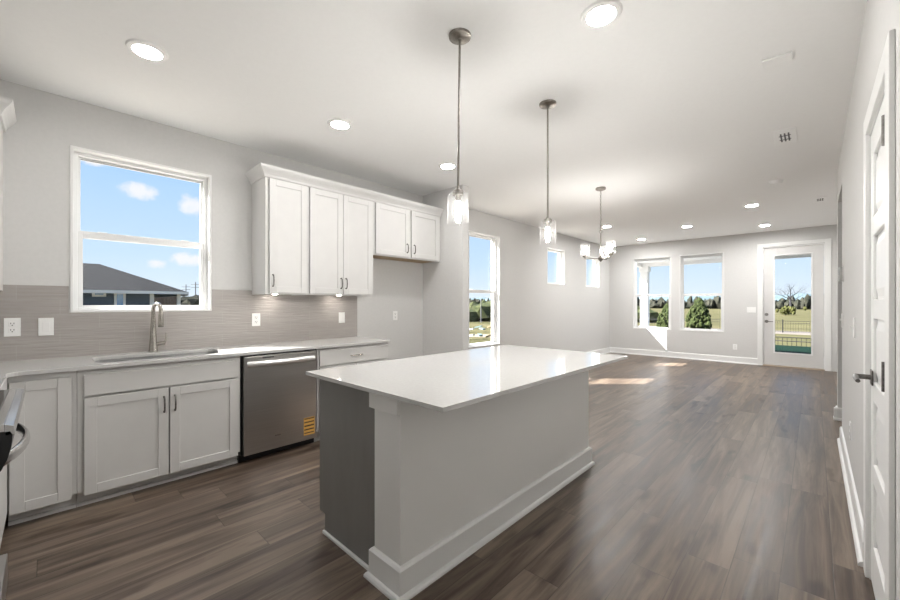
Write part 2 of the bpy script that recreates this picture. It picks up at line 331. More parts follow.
# windows
def window(n, lab, cats='window'):
    ax, u0, u1, z0, z1, rail = WIN[n]
    w = thing(f'window_{n}', (XL-.06, (u0+u1)/2, z0) if ax == 'X' else ((u0+u1)/2, YF+.06, z0), lab, cats, kind='structure')
    def bx(mb, a, b, za, zb, n0, n1):          # n: depth outward from the room face
        if ax == 'X': mb.box((XL-n0, a, za), (XL-n1, b, zb))
        else: mb.box((a, YF+n0, za), (b, YF+n1, zb))
    def ring(mb, a, b, za, zb, t, n0, n1):
        bx(mb, a, a+t, za, zb, n0, n1); bx(mb, b-t, b, za, zb, n0, n1); bx(mb, a+t, b-t, za, za+t, n0, n1); bx(mb, a+t, b-t, zb-t, zb, n0, n1)
    c = MB(); ring(c, u0-.004, u1+.004, z0-.004, z1+.004, .018, -.007, .085); c.build('window_casing', 'trim', w, .002)
    f = MB(); ring(f, u0+.014, u1-.014, z0+.006, z1-.014, .026, .062, .149); fr = f.build('window_frame', 'vinyl', w, .002)
    a, b, za, zb = u0+.040, u1-.040, z0+.022, z1-.040
    if rail:
        s = MB(); ring(s, a, b, rail-.018, zb, .015, .104, .128); up = s.build('upper_sash', 'vinyl', w, .002)
        p = MB(); bx(p, a+.013, b-.013, rail-.005, zb-.013, .115, .118); p.build('glass_pane', 'pane', up)
        g = MB(); bx(g, a+.015, b-.015, zb-.0175, zb-.0150, .098, .104); g.build('gasket', 'gasket', up)
        s = MB(); ring(s, a, b, za, rail+.018, .026, .070, .100); bx(s, a+.026, b-.026, rail-.036, rail-.008, .070, .100); lo = s.build('lower_sash', 'vinyl', w, .002)
        p = MB(); bx(p, a+.024, b-.024, za+.024, rail-.034, .084, .087); p.build('glass_pane', 'pane', lo)
        g = MB(); m = (a+b)/2
        for q in (a+.17*(b-a), a+.83*(b-a)): bx(g, q-.028, q+.028, rail+.018, rail+.023, .074, .094)
        g.build('sash_lock', 'vinyl', lo, .003)
    else:
        p = MB(); bx(p, a-.006, b+.006, za-.006, zb+.006, .115, .119); p.build('glass_pane', 'pane', fr)
    return w
window(1, 'white double hung window above the kitchen sink')
window(2, 'tall white double hung window past the refrigerator alcove')
window(3, 'small high square window behind the second pendant')
window(4, 'small high square window behind the chandelier, nearest the far corner')
window(5, 'left of the two end wall windows, showing a white porch post')
window(6, 'right of the two end wall windows, filled by a round evergreen')

# baseboards
BP = [(0, 0), (.032, 0), (.032, .012), (.026, .022), (.016, .026), (.016, .118), (.011, .132), (0, .136)]
def baseboard(name, p0, p1, nrm, lab):
    return tag(MB().extrude(BP, p0, p1, nrm, (0, 0, 1)).build(name, 'trim'), lab, 'baseboard', kind='structure')
baseboard('baseboard_far', (XL, YF, 0), (EXD[0]-.085, YF, 0), (0, -1, 0), 'white baseboard under the two end wall windows')
baseboard('baseboard_left', (XL, 3.642, 0), (XL, YF, 0), (1, 0, 0), 'white baseboard along the left wall of the living area')
baseboard('baseboard_alcove', (XL, 2.49, 0), (XL, 3.532, 0), (1, 0, 0), 'white baseboard at the back of the refrigerator alcove')
baseboard('baseboard_right', (XR, 2.70, 0), (XR, 5.05, 0), (-1, 0, 0), 'white baseboard on the right wall beyond the panelled door')
baseboard('baseboard_hall', (XR+.12, 5.93, 0), (XR-.03, 5.93, 0), (0, -1, 0), 'short white baseboard turning into the drywall opening')
baseboard('baseboard_end', (XR, 5.93, 0), (XR, 6.05, 0), (-1, 0, 0), 'very short white baseboard on the wall end beyond the drywall opening')
baseboard('baseboard_living', (.42, 6.05, 0), (.42, YF, 0), (-1, 0, 0), 'white baseboard on the living area right wall')

# exterior door
d = thing('door_1', (-.31, YF, 0), 'white exterior door with a tall full glass pane, end wall', 'door', kind='structure')
x0, x1 = -.752, .131; ys = YF + .028
MB().box((x0-.100, YF-.014, 0), (x0-.018, YF, 2.49)).box((x1+.016, YF-.014, 0), (x1+.10, YF, 2.49)).box((x0-.018, YF-.014, 2.425), (x1+.016, YF, 2.49)).build('door_casing', 'trim', d, .003)
MB().box((EXD[0], YF, 0), (x0-.004, YF+.14, 2.41)).box((x1+.004, YF, 0), (EXD[1], YF+.14, 2.41)).box((x0-.004, YF, 2.402), (x1+.004, YF+.14, 2.41)).build('door_jamb', 'trim', d)
MB().box((EXD[0], YF-.03, 0), (EXD[1], YF+.14, .022)).build('threshold', noisy(mat('threshold_oak', (.5, .4, .3), .5), (.42, .34, .26), (.55, .46, .36), (3, 30, 30), 3), d, .003)
gx0, gx1, gz0, gz1 = -.585, -.036, .285, 2.235
sl = wall_boxes(MB(), 'Y', ys, ys+.044, x0, x1, .028, 2.397, [(gx0, gx1, gz0, gz1)]).build('door_slab', 'cab', d)
g = MB()
for a, b in (((gx0-.018, gz0-.018), (gx0+.008, gz1+.018)), ((gx1-.008, gz0-.018), (gx1+.018, gz1+.018)), ((gx0+.008, gz0-.018), (gx1-.008, gz0+.008)), ((gx0+.008, gz1-.008), (gx1-.008, gz1+.018))):
    g.box((a[0], ys-.010, a[1]), (b[0], ys, b[1]))
g.build('glazing_bead', 'trim', sl, .003)
MB().box((gx0, ys+.018, gz0), (gx1, ys+.024, gz1)).build('glass_pane', 'pane', sl)
MB().cyl((-.707, ys, .905), (-.707, ys-.012, .905), .031).cyl((-.707, ys-.012, .905), (-.707, ys-.05, .905), .011).ring_tube([(-.712, ys-.05, .905), (-.60, ys-.05, .905)], [.010, .007], 10).build('lever_handle', 'dark_metal', sl, 0, True)
MB().cyl((-.707, ys, 1.047), (-.707, ys-.014, 1.047), .030).box((-.712, ys-.028, 1.03), (-.702, ys-.014, 1.064)).build('deadbolt', 'dark_metal', sl, 0, True)

# pantry door in the right wall
d = thing('door_2', (XR, 2.27, 0), 'white five panel interior door with a nickel lever, right edge', 'door', kind='structure')
ya, yb = 1.937, 2.600
MB().box((XR-.015, ya-.105, 0), (XR, ya-.008, 2.13)).box((XR-.015, yb+.008, 0), (XR, yb+.088, 2.13)).box((XR-.015, ya-.008, 2.045), (XR, yb+.008, 2.13)).build('door_casing', 'trim', d, .003)
MB().box((XR-.001, PD[0], 0), (XR+.119, ya-.003, 2.045)).box((XR-.001, yb+.003, 0), (XR+.119, PD[1], 2.045)).box((XR-.001, ya-.003, 2.037), (XR+.119, yb+.003, 2.045)).build('door_jamb', 'trim', d)
m_ = MB().box((XR+.016, ya, .012), (XR+.040, yb, 2.034))
st = .105; m_.box((XR+.002, ya, .012), (XR+.016, ya+st, 2.034)).box((XR+.002, yb-st, .012), (XR+.016, yb, 2.034))
zr = [(.012, .20)]; ph = (2.034-.11-.20-4*.085)/5; z = .20
for i in range(5):
    z += ph; zr.append((z, z+.085) if i < 4 else (z, 2.034)); z += .085
for a, b in zr: m_.box((XR+.002, ya+st, a), (XR+.016, yb-st, b))
sl = m_.build('door_slab', 'trim', d, .004, seg=2)
z = .20
for i in range(5):
    MB().hexa([(XR+.016, ya+st+.012, z+.012), (XR+.016, yb-st-.012, z+.012), (XR+.016, yb-st-.012, z+ph-.012), (XR+.016, ya+st+.012, z+ph-.012)],
              [(XR+.008, ya+st+.045, z+.045), (XR+.008, yb-st-.045, z+.045), (XR+.008, yb-st-.045, z+ph-.045), (XR+.008, ya+st+.045, z+ph-.045)]).build('raised_panel', 'trim', sl)
    z += ph + .085
LY = 2.515; LZ = .94
MB().box((XR-.004, LY-.033, LZ-.033), (XR+.002, LY+.033, LZ+.033)).build('rose', 'dark_metal', sl, .003)
MB().cyl((XR-.004, LY, LZ), (XR-.048, LY, LZ), .011).ring_tube([(XR-.048, LY+.012, LZ), (XR-.052, LY-.05, LZ), (XR-.05, LY-.125, LZ-.004)], [.010, .010, .008], 10).build('lever_handle', 'dark_metal', sl, 0, True)
for z in (.16, 1.02, 1.85):
    MB().cyl((XR-.012, ya+.004, z-.05), (XR-.012, ya+.004, z+.05), .009, n=12).build('hinge', 'dark_metal', d, 0, True)

# ------------------------------------------------------------------ joinery helpers (kitchen run, fronts face +X)
def shaker(x, y0, y1, z0, z1, t=.019, w=.058):            # back face at x, front at x+t
    m = MB().box((x, y0, z0), (x+t-.008, y1, z1))
    m.box((x, y0, z0), (x+t, y0+w, z1)).box((x, y1-w, z0), (x+t, y1, z1)).box((x, y0+w, z0), (x+t, y1-w, z0+w)).box((x, y0+w, z1-w), (x+t, y1-w, z1))
    return m
def pull_v(x, y, z, L=.125):
    return MB().ring_tube([(x, y, z-L/2+.012), (x+.014, y, z-L/2+.010), (x+.026, y, z-L/2+.024), (x+.030, y, z), (x+.026, y, z+L/2-.024), (x+.014, y, z+L/2-.010), (x, y, z+L/2-.012)], [.006, .0055, .0052, .0058, .0052, .0055, .006], 8)
def pull_h(x, y, z, L=.125):
    return MB().ring_tube([(x, y-L/2+.012, z), (x+.014, y-L/2+.010, z), (x+.026, y-L/2+.024, z), (x+.030, y, z), (x+.026, y+L/2-.024, z), (x+.014, y+L/2-.010, z), (x, y+L/2-.012, z)], [.006, .0055, .0052, .0062, .0052, .0055, .006], 8)
FX = -3.264                                    # face-frame plane; doors stand proud of it
CT = .885; CB = .862                           # countertop top / underside
def carcass(t, y0, y1, sink=False):
    if sink:
        m = MB().box((FX-.019, y0, .105), (FX, y1, CB))
        for a, b in ((y0, y0+.018), (y1-.018, y1)): m.box((XL+.003, a, .105), (FX-.019, b, CB))
        m.box((XL+.003, y0+.018, .105), (FX-.019, y1-.018, .123)).build('carcass', 'cab', t, .0008)
        MB().box((XL+.003, y0, 0), (FX-.07, y1, .105)).box((FX-.07, y0, 0), (FX-.058, y1, .022)).build('toe_kick', 'cab', t)
        return
    MB().box((XL+.003, y0, .105), (FX, y1, CB)).build('carcass', 'cab', t, .0008)
    MB().box((XL+.003, y0, 0), (FX-.07, y1, .105)).box((FX-.07, y0, 0), (FX-.058, y1, .022)).build('toe_kick', 'cab', t)
def add_door(t, y0, y1, z0, z1, hy=None, hz=None, x=FX):
    d = shaker(x, y0, y1, z0, z1).build('door', 'cab', t, .0018)
    if hy is not None: pull_v(x+.019, hy, hz).build('handle', 'dark_metal', d, 0, True)
    return d
# corner unit
t = thing('base_cabinet', (-3.565, -.01, 0), 'white corner base cabinet with one plain door beside the stove', 'cabinet', 'base cabinets under the window counter')
carcass(t, -.155, .122); add_door(t, -.148, .098, .085, .825)
# sink base
t = thing('base_cabinet', (-3.565, .58, 0), 'white sink base cabinet with two handled doors under the window', 'cabinet', 'base cabinets under the window counter')
carcass(t, .124, 1.040, True); add_door(t, .154, .5785, .085, .683, .552, .575); add_door(t, .5865, 1.020, .085, .683, .614, .575)
MB().box((FX, .154, .697), (FX+.019, 1.020, .825)).build('false_drawer_front', 'cab', t, .002)
# drawer base
t = thing('base_cabinet', (-3.565, 2.07, 0), 'white base cabinet with a drawer, right of the dishwasher', 'cabinet', 'base cabinets under the window counter')
carcass(t, 1.684, 2.478)
q = MB().box((FX, 1.700, .697), (FX+.019, 2.463, .838)).build('drawer', 'cab', t, .002); pull_h(FX+.019, 2.082, .768, .15).build('handle', 'faucet_nickel', q, 0, True)
add_door(t, 1.700, 2.078, .085, .683, 2.045, .575); add_door(t, 2.086, 2.463, .085, .683, 2.118, .575)
# dishwasher
t = thing('dishwasher', (-3.56, 1.36, 0), 'stainless steel dishwasher with a bowed bar handle', 'dishwasher')
MB().box((XL+.02, 1.046, .066), (FX-.012, 1.680, CB-.004)).build('tub_housing', 'black', t)
dr = MB().box((FX-.01, 1.060, .066), (FX+.026, 1.664, .845)).build('door_panel', 'steel', t, .004)
pth = [(FX+.030+.040*math.sin(math.pi*k/16)**.55, 1.085+.554*k/16, .785) for k in range(17)]
MB().ring_tube(pth, .0125, 14, sy=1.75).build('handle', mat('bright_satin_steel', (.85, .85, .85), .38, 1.0), dr, 0, True)
MB().box((FX+.0262, 1.20, .824), (FX+.0268, 1.29, .832)).build('vent_slot', 'slot', dr)
MB().box((FX+.0262, 1.30, .17), (FX+.0266, 1.345, .178)).build('maker_plate', 'steel_light', dr)
sk = MB().box((FX+.0262, 1.545, .108), (FX+.0268, 1.645, .262)).build('energy_sticker', 'sticker', dr); tag(sk, 'yellow and black energy sticker')
k = MB()
for z, h in ((.252, .010), (.222, .012), (.190, .014), (.158, .012), (.128, .010)): k.box((FX+.0269, 1.55, z-h/2), (FX+.0272, 1.64, z+h/2))
k.build('sticker_print', 'sticker_ink', sk)
MB().box((XL+.1, 1.046, 0), (FX-.055, 1.680, .064)).build('kick_plate', 'black', t)
# counter on return run cabinet (between corner and stove)
t = thing('base_cabinet', (-2.93, -.45, 0), 'white base cabinet end squeezed between the corner and the stove', 'cabinet', 'base cabinets under the window counter')
MB().box((-3.262, YN+.003, .105), (-2.63, -.1555, CB)).build('carcass', 'cab', t, .0008); MB().box((-3.262, YN+.003, 0), (-2.63, -.235, .105)).build('toe_kick', 'cab', t)

# countertop: L-shape with sink cut-out
SK = (-3.715, -3.325, .215, .968)
def slab(name, outer, holes, z0, z1, m, bevel):
    bm = bmesh.new(); es = []
    for lp in [outer] + holes:
        vs = [bm.verts.new((x, y, z1)) for x, y in lp]; es += [bm.edges.new((vs[i], vs[(i+1) % len(vs)])) for i in range(len(vs))]
    bmesh.ops.triangle_fill(bm, use_beauty=True, edges=es)
    bmesh.ops.dissolve_limit(bm, angle_limit=.01, verts=bm.verts, edges=bm.edges)
    r = bmesh.ops.extrude_face_region(bm, geom=list(bm.faces)); bmesh.ops.translate(bm, verts=[e for e in r['geom'] if isinstance(e, bmesh.types.BMVert)], vec=(0, 0, z0-z1))
    mb = MB(); bm.verts.index_update(); mb.v = [tuple(v.co) for v in bm.verts]; mb.f = [[v.index for v in f.verts] for f in bm.faces]; bm.free()
    return mb.build(name, m, None, bevel)
def rrect(x0, x1, y0, y1, r, n=5):
    pts = []
    for cx, cy, a0 in ((x1-r, y1-r, 0), (x0+r, y1-r, 90), (x0+r, y0+r, 180), (x1-r, y0+r, 270)):
        pts += [(cx+r*math.cos(R(a0+90*k/n)), cy+r*math.sin(R(a0+90*k/n))) for k in range(n+1)]
    return pts
arc = [(-3.225+.06-.06*math.cos(R(a)), -.158+.06-.06*math.sin(R(a))) for a in range(0, 91, 15)]
outer = [(XL, YN), (-2.63, YN), (-2.63, -.158)] + arc[::-1] + [(-3.225, 2.488), (XL, 2.488)]
tag(slab('countertop', outer, [rrect(*SK, .05)], CB, CT, 'quartz', .002), 'L shaped white quartz countertop along the window wall', 'countertop')
# sink
t = thing('kitchen_sink', (-3.52, .59, .66), 'undermount stainless steel sink set in the window counter', 'sink')
mb = MB(); lo = rrect(SK[0]+.012, SK[1]-.012, SK[2]+.012, SK[3]-.012, .05); hi = rrect(SK[0]-.004, SK[1]+.004, SK[2]-.004, SK[3]+.004, .055); n = len(lo)
mb.v = [(x, y, .665) for x, y in lo] + [(x, y, CB-.001) for x, y in hi]; mb.f = [list(range(n))] + [[k, (k+1) % n, n+(k+1) % n, n+k] for k in range(n)]
o = mb.build('basin', noisy(mat('satin_sink_steel', (.2, .2, .2), .4, 1.0), (.30, .30, .30), (.36, .36, .355), (9, 9, 9), 2), t, 0, True)
MB().lathe((-3.52, .59, .666), [(.045, 0), (.045, .004), (.02, .005)]).build('drain', 'steel', t, 0, True)
# faucet
t = thing('faucet', (-3.785, .588, CT), 'tall brushed nickel pull down faucet behind the sink', 'faucet')
fx, fy = -3.785, .575
ux, uy = .95, .31                                # the spout is swung a little towards the dishwasher
MB().lathe((fx, fy, CT), [(.030, 0), (.031, .008), (.028, .02), (.0225, .10), (.0180, .19), (.0155, .25), (.0135, .275)]).build('body', 'faucet_nickel', t, 0, True)
rr = .052; pth = [(fx, fy, CT+.265)] + [(fx+ux*(rr-rr*math.cos(R(a))), fy+uy*(rr-rr*math.cos(R(a))), CT+.330+rr*math.sin(R(a))) for a in range(0, 181, 15)] + [(fx+ux*2*rr, fy+uy*2*rr, CT+.305)]
MB().ring_tube(pth, .0135, 14).build('spout', 'faucet_nickel', t, 0, True)
hx, hy_ = fx+ux*2*rr, fy+uy*2*rr
sp = MB().lathe((hx, hy_, CT+.205), [(.0175, 0), (.019, .01), (.0165, .06), (.0155, .095), (.014, .105)]).build('spray_head', 'faucet_nickel', t, 0, True)
MB().cyl((hx, hy_, CT+.200), (hx, hy_, CT+.205), .018).build('nozzle', 'black', sp)
MB().cyl((fx, fy+.01, CT+.058), (fx, fy+.075, CT+.066), .016).ring_tube([(fx, fy+.073, CT+.066), (fx+.002, fy+.081, CT+.09), (fx+.004, fy+.084, CT+.15)], [.008, .006, .0045], 10).build('lever', 'faucet_nickel', t, 0, True)

# backsplash tiles
mb = wall_boxes(MB(), 'X', XL+.001, XL+.009, YN+.001, 2.488, CT, 1.392, [(.104, 1.001, 1.202, 1.5)])
tag(mb.build('backsplash', 'tile'), 'wavy taupe tile backsplash between window counter and wall cabinets', 'backsplash')

# wall cabinets
UX = -3.54
CR = [(0, 0), (.012, 0), (.018, .022), (.029, .040), (.049, .066), (.057, .082), (.059, .096), (0, .096)]
def upper(name, y0, y1, z0, z1, lab, doors, under):
    t = thing(name, ((XL+UX)/2, (y0+y1)/2, z0), lab, 'cabinet', 'white wall cabinets')
    MB().box((XL, y0, z0+.012), (UX, y1, z1)).box((UX-.02, y0, z0), (UX, y1, z0+.012)).box((XL, y0, z0), (UX-.02, y0+.018, z0+.012)).box((XL, y1-.018, z0), (UX-.02, y1, z0+.012)).build('carcass', 'cab', t, .0008)
    MB().box((XL+.002, y0+.02, z0+.009), (UX-.022, y1-.02, z0+.0125)).build('underside', under, t)
    for (a, b, za, zb, hy, hz) in doors: add_door(t, a, b, za, zb, hy, hz, UX)
    return t
ZB, ZT = 1.352, 2.405
u1 = upper('wall_cabinet', 1.335, 1.728, ZB, ZT, 'white wall cabinet with one door, nearest the sink window', [(1.365, 1.715, 1.365, 2.392, 1.392, 1.475)], 'cab')
u2 = upper('wall_cabinet', 1.7285, 2.485, ZB, ZT, 'white wall cabinet with two tall doors', [(1.745, 2.101, 1.365, 2.392, 2.075, 1.475), (2.106, 2.465, 1.365, 2.392, 2.132, 1.475)], 'cab')
u3 = upper('wall_cabinet', 2.4855, 3.531, 1.808, ZT, 'short white wall cabinet with two doors above the refrigerator alcove', [(2.510, 2.992, 1.822, 2.392, 2.955, 1.925), (3.030, 3.490, 1.822, 2.392, 3.066, 1.925)], 'rawwood')
u4 = upper('wall_cabinet', YN+.003, -.203, ZB, ZT, 'white corner wall cabinet end at the left edge of the picture', [(-.75, -.222, 1.365, 2.392, None, None)], 'cab')
def crown(segs, lab):
    t = MB()
    for pts in segs:
        # pts: list of (x,y,nx,ny) outline corners on the cabinet faces, mitred
        n = len(CR); i = len(t.v)
        for x, y, nx, ny in pts: t.v += [(x+nx*a, y+ny*a, ZT-.008+b) for a, b in CR]
        for s_ in range(len(pts)-1):
            for k in range(n): t.f.append([i+s_*n+k, i+s_*n+(k+1) % n, i+(s_+1)*n+(k+1) % n, i+(s_+1)*n+k])
        t.f += [[i+k for k in range(n)], [i+(len(pts)-1)*n+k for k in range(n)]]
    return tag(t.build('crown_moulding', 'cab'), lab, 'moulding', kind=None)
crown([[(XL, 1.335, 0, -1), (UX+.002, 1.335, 1, -1), (UX+.002, 3.530, 1, 0)]], 'white crown moulding running along the top of the wall cabinets')
crown([[(UX+.002, YN, 1, 0), (UX+.002, -.203, 1, 1), (XL, -.203, 0, 1)]], 'white crown moulding at the left edge of the picture')
pk = None
for y, lb in ((1.50, 'small round light under the single door wall cabinet'), (2.18, 'small round light under the two door wall cabinet')):
    t = thing('under_cabinet_light', (-3.74, y, ZB+.009), lb, 'light', 'lights under the wall cabinets')
    MB().lathe((-3.74, y, ZB+.004), [(.036, 0), (.036, .005)]).build('housing', 'plastic', t, 0, True)
    MB().lathe((-3.74, y, ZB+.002), [(.022, 0), (.022, .002)]).build('lens', 'puck', t)

# wall plates
def plate(n, pos, nrm, w, h, lab, kind='outlet', group=None):
    nrm = Vector(nrm); u = Vector((-nrm.y, nrm.x, 0)); p = Vector(pos)
    t = thing(n, p - Vector((0, 0, h/2)), lab, 'outlet' if kind == 'outlet' else 'switch', group)
    def slab_(a, b, za, zb, n0, n1, name, m, bev=0.0, par=t):
        q = [p + u*a + nrm*n0, p + u*b + nrm*n0, p + u*b + nrm*n1, p + u*a + nrm*n1]
        return MB().hexa([v + Vector((0, 0, za)) for v in q], [v + Vector((0, 0, zb)) for v in q]).build(name, m, par, bev)
    slab_(-w/2, w/2, -h/2, h/2, 0, .006, 'cover_plate', 'plastic', .002)
    if kind == 'outlet':
        for zc in (.021, -.021):
            r = slab_(-.017, .017, zc-.015, zc+.015, .006, .008, 'receptacle', 'plastic', .002)
            for du in (-.007, .007): slab_(du-.0016, du+.0016, zc-.001, zc+.009, .0078, .0084, 'slot', 'slot', 0, r)
            slab_(-.003, .003, zc-.011, zc-.005, .0078, .0084, 'slot', 'slot', 0, r)
    elif kind == 'blank':
        slab_(-.017, .017, -.033, .033, .006, .0085, 'rocker', 'plastic', .002)
    else:
        k = int(kind[-1])
        for i in range(k):
            c = (i-(k-1)/2)*.046; slab_(c-.005, c+.005, -.012, .012, .006, .007, 'collar', 'plastic'); slab_(c-.004, c+.004, .0, .016, .006, .020, 'toggle', 'plastic', .001)
    return t
BW = XL + .009
plate('wall_outlet', (BW, -.162, 1.110), (1, 0, 0), .074, .122, 'white duplex outlet on the tile, farthest left in the picture')
plate('light_switch', (BW, -.008, 1.107), (1, 0, 0), .074, .122, 'white single rocker plate on the tile left of the window', 'blank')
plate('wall_outlet', (BW, 1.370, 1.114), (1, 0, 0), .076, .122, 'white outlet on the tile right of the window, above the dishwasher')
plate('light_switch', (BW, 2.285, 1.110), (1, 0, 0), .074, .120, 'white rocker plate on the tile above the drawer', 'blank')
plate('wall_outlet', (XL, 3.05, 1.115), (1, 0, 0), .072, .116, 'white outlet inside the refrigerator alcove')
plate('light_switch', (-.95, YF, 1.14), (0, -1, 0), .150, .115, 'three gang white switch plate left of the glass exterior door', 'toggle3')
plate('wall_outlet', (-1.227, YF, .345), (0, -1, 0), .074, .118, 'white outlet low on the end wall under the right window')
plate('light_switch', (XR, 3.52, 1.115), (-1, 0, 0), .075, .125, 'white toggle switch beside the panelled door', 'toggle1')
plate('light_switch', (XR, 4.92, 1.115), (-1, 0, 0), .118, .125, 'white toggle switch at the edge of the drywall opening', 'toggle2')
plate('wall_outlet', (XR, 3.85, .385), (-1, 0, 0), .074, .118, 'white outlet low on the right wall above the baseboard')
t = thing('thermostat', (XR, 4.86, 1.49), 'grey and white thermostat on the right wall near the opening', 'thermostat')
MB().box((XR-.006, 4.79, 1.455), (XR, 4.93, 1.60)).build('back_plate', 'plastic', t, .002)
MB().box((XR-.026, 4.80, 1.465), (XR-.006, 4.92, 1.59)).build('housing', mat('light_grey_plastic', (.48, .48, .47), .5), t, .004)
MB().box((XR-.0265, 4.82, 1.525), (XR-.026, 4.90, 1.575)).build('display', mat('lcd', (.32, .34, .32), .2), t)

# ------------------------------------------------------------------ stove (only its front edge reaches into the picture)
t = thing('stove', (-2.17, -.43, 0), 'stainless slide-in stove with black glass top, cut off at left edge', 'stove')
rx0, rx1 = -2.605, -1.845; fy_ = -.172
MB().box((rx0, YN+.03, .03), (rx1, fy_, .70)).build('body', 'black', t)
ct = MB().box((rx0, YN+.02, .868), (rx1, -.118, .884)).build('cooktop', 'blackglass', t, .003)
MB().box((rx0, -.118, .862), (rx1, -.094, .886)).hexa([(rx0, -.094, .850), (rx1, -.094, .850), (rx1, -.072, .848), (rx0, -.072, .848)], [(rx0, -.094, .886), (rx1, -.094, .886), (rx1, -.074, .878), (rx0, -.074, .878)]).build('front_rim', 'steel_light', t, .002)
prof = [(-.74, .70), (-.155, .70)] + [(-.155 + .078*math.sin(R(a)), .700 + .15*(1-math.cos(R(a)))) for a in range(15, 91, 15)] + [(-.082, .862), (-.74, .862)]
cp = MB().extrude([(a, b) for a, b in prof], (rx0, 0, 0), (rx1, 0, 0), (0, 1, 0), (0, 0, 1)).build('control_panel', 'black', t, 0, True)
od = MB().box((rx0+.01, fy_, .20), (rx1-.01, fy_+.012, .695)).build('oven_door', 'steel', t, .003)
MB().box((rx0+.10, fy_+.012, .30), (rx1-.10, fy_+.014, .60)).build('oven_glass', 'blackglass', od)
pth = [(rx0+.03 + (rx1-rx0-.06)*k/14, fy_+.014+.100*math.sin(math.pi*k/14)**.65, .742) for k in range(15)]
MB().ring_tube(pth, .011, 14, sy=1.9).build('handle', 'steel_light', od, 0, True)
MB().box((rx0+.01, fy_, .035), (rx1-.01, -.122, .160)).build('drawer', 'steel', t, .004)

# ------------------------------------------------------------------ island
IX0, IX1, IY0, IY1 = -2.018, -1.289, 1.045, 2.940
t = thing('kitchen_island', (-1.66, 2.0, 0), 'kitchen island base with grey cabinet end and white panelled half wall', 'island')
IT = .865
MB().box((-1.478, IY0, 0), (IX1, IY1, IT)).build('half_wall', 'island_wall', t, .002)
MB().extrude([(-1.962, .0), (-1.478, 0), (-1.478, IT), (IX0, IT), (IX0, .105), (-1.962, .105)], (0, IY0+.022, 0), (0, IY1-.03, 0), (1, 0, 0), (0, 0, 1)).build('cabinet_box', 'grey_cab', t, .001)
MB().extrude([(-1.962, 0), (-1.478, 0), (-1.478, IT), (IX0-.002, IT), (IX0-.002, .105), (-1.962, .105)], (0, IY0+.012, 0), (0, IY0+.022, 0), (1, 0, 0), (0, 0, 1)).build('end_panel', 'grey_cab', t, .001)
MB().box((-1.966, IY0-.002, 0), (-1.500, IY0+.012, .018)).build('shoe_moulding', 'trim', t, .004)
for k in range(4):
    a = IY0+.03+k*.458
    dd = shaker(0, a, a+.45, .115, .855)
    dd.v = [(IX0-.002-x, y, z) for x, y, z in dd.v]; dd = dd.build('door', 'grey_cab', t, .0018)
    hh = pull_v(0, a+(.41 if k % 2 == 0 else .04), .74); hh.v = [(IX0-.021-x, y, z) for x, y, z in hh.v]; hh.build('handle', 'dark_metal', dd, 0, True)
# cap trim and baseboard around the half wall
MB().box((-1.497, IY0-.018, .786), (IX1-.001, IY0, IT)).box((-1.497, IY0, .786), (-1.478, IY0+.012, IT)).build('cap_trim', 'island_wall', t, .003)
IB = [(0, 0), (.019, 0), (.019, .126), (.010, .136), (0, .138)]; IS = [(.019, 0), (.036, 0), (.036, .010), (.030, .020), (.022, .024), (.019, .024)]
for prof, nm in ((IB, 'baseboard'), (IS, 'shoe_moulding')):
    mb = MB(); pts = [(-1.478, IY0+.012, -1, 0), (-1.478, IY0, -1, -1), (IX1, IY0, 1, -1), (IX1, IY1, 1, 1), (-1.478, IY1, 0, 1)]; n = len(prof)
    for x, y, nx, ny in pts: mb.v += [(x+nx*a, y+ny*a, b) for a, b in prof]
    for s_ in range(len(pts)-1):
        for k in range(n): mb.f.append([s_*n+k, s_*n+(k+1) % n, (s_+1)*n+(k+1) % n, (s_+1)*n+k])
    mb.f += [[k for k in range(n)], [(len(pts)-1)*n+k for k in range(n)]]
    mb.build(nm, 'trim', t)
tag(MB().box((-2.076, 1.000, IT), (-.988, 2.932, .885)).build('island_countertop', 'quartz', None, .002), 'glossy white quartz slab on top of the kitchen island', 'countertop')

# ------------------------------------------------------------------ ceiling fixtures
def recessed(x, y, lens='lens'):
    t = thing('recessed_light', (x, y, HC), '-', 'ceiling light', 'recessed ceiling lights')
    MB().lathe((x, y, HC-.014), [(.070, .008), (.070, .001), (.074, .0), (.094, .004), (.100, .014), (.070, .014)]).build('trim_ring', 'plastic', t, 0, True)
    MB().lathe((x, y, HC-.014), [(.03, .0045), (.069, .0055), (.069, .013)]).build('lens', lens, t, 0, True)
    return t
RL = [(-2.81, .40, 'round recessed light nearest the sink window, large at upper left'), (-2.815, 1.65, 'recessed light in front of the wall cabinet corner, second along the kitchen row'),
      (-2.83, 2.94, 'recessed light left of the first pendant rod, near the alcove'), (-.785, 1.94, 'largest recessed light, at the top edge right of the pendants'),
      (-2.85, 7.31, 'small recessed light just right of the chandelier stem'), (-2.85, 9.31, 'small recessed light closest to the far left ceiling corner'),
      (-1.75, 8.36, 'small recessed light above the gap between the end wall windows'), (-.675, 9.25, 'small recessed light just above the glass exterior door'),
      (-.675, 7.25, 'small recessed light between the smoke alarm and the exterior door light')]
proto = {}
for x, y, lb in RL:
    k = 'lens_far' if y > 5 else 'lens'
    if k not in proto: proto[k] = recessed(x, y, k); proto[k]['label'] = lb
    else: copy_tree(proto[k], (x, y, HC), lb)
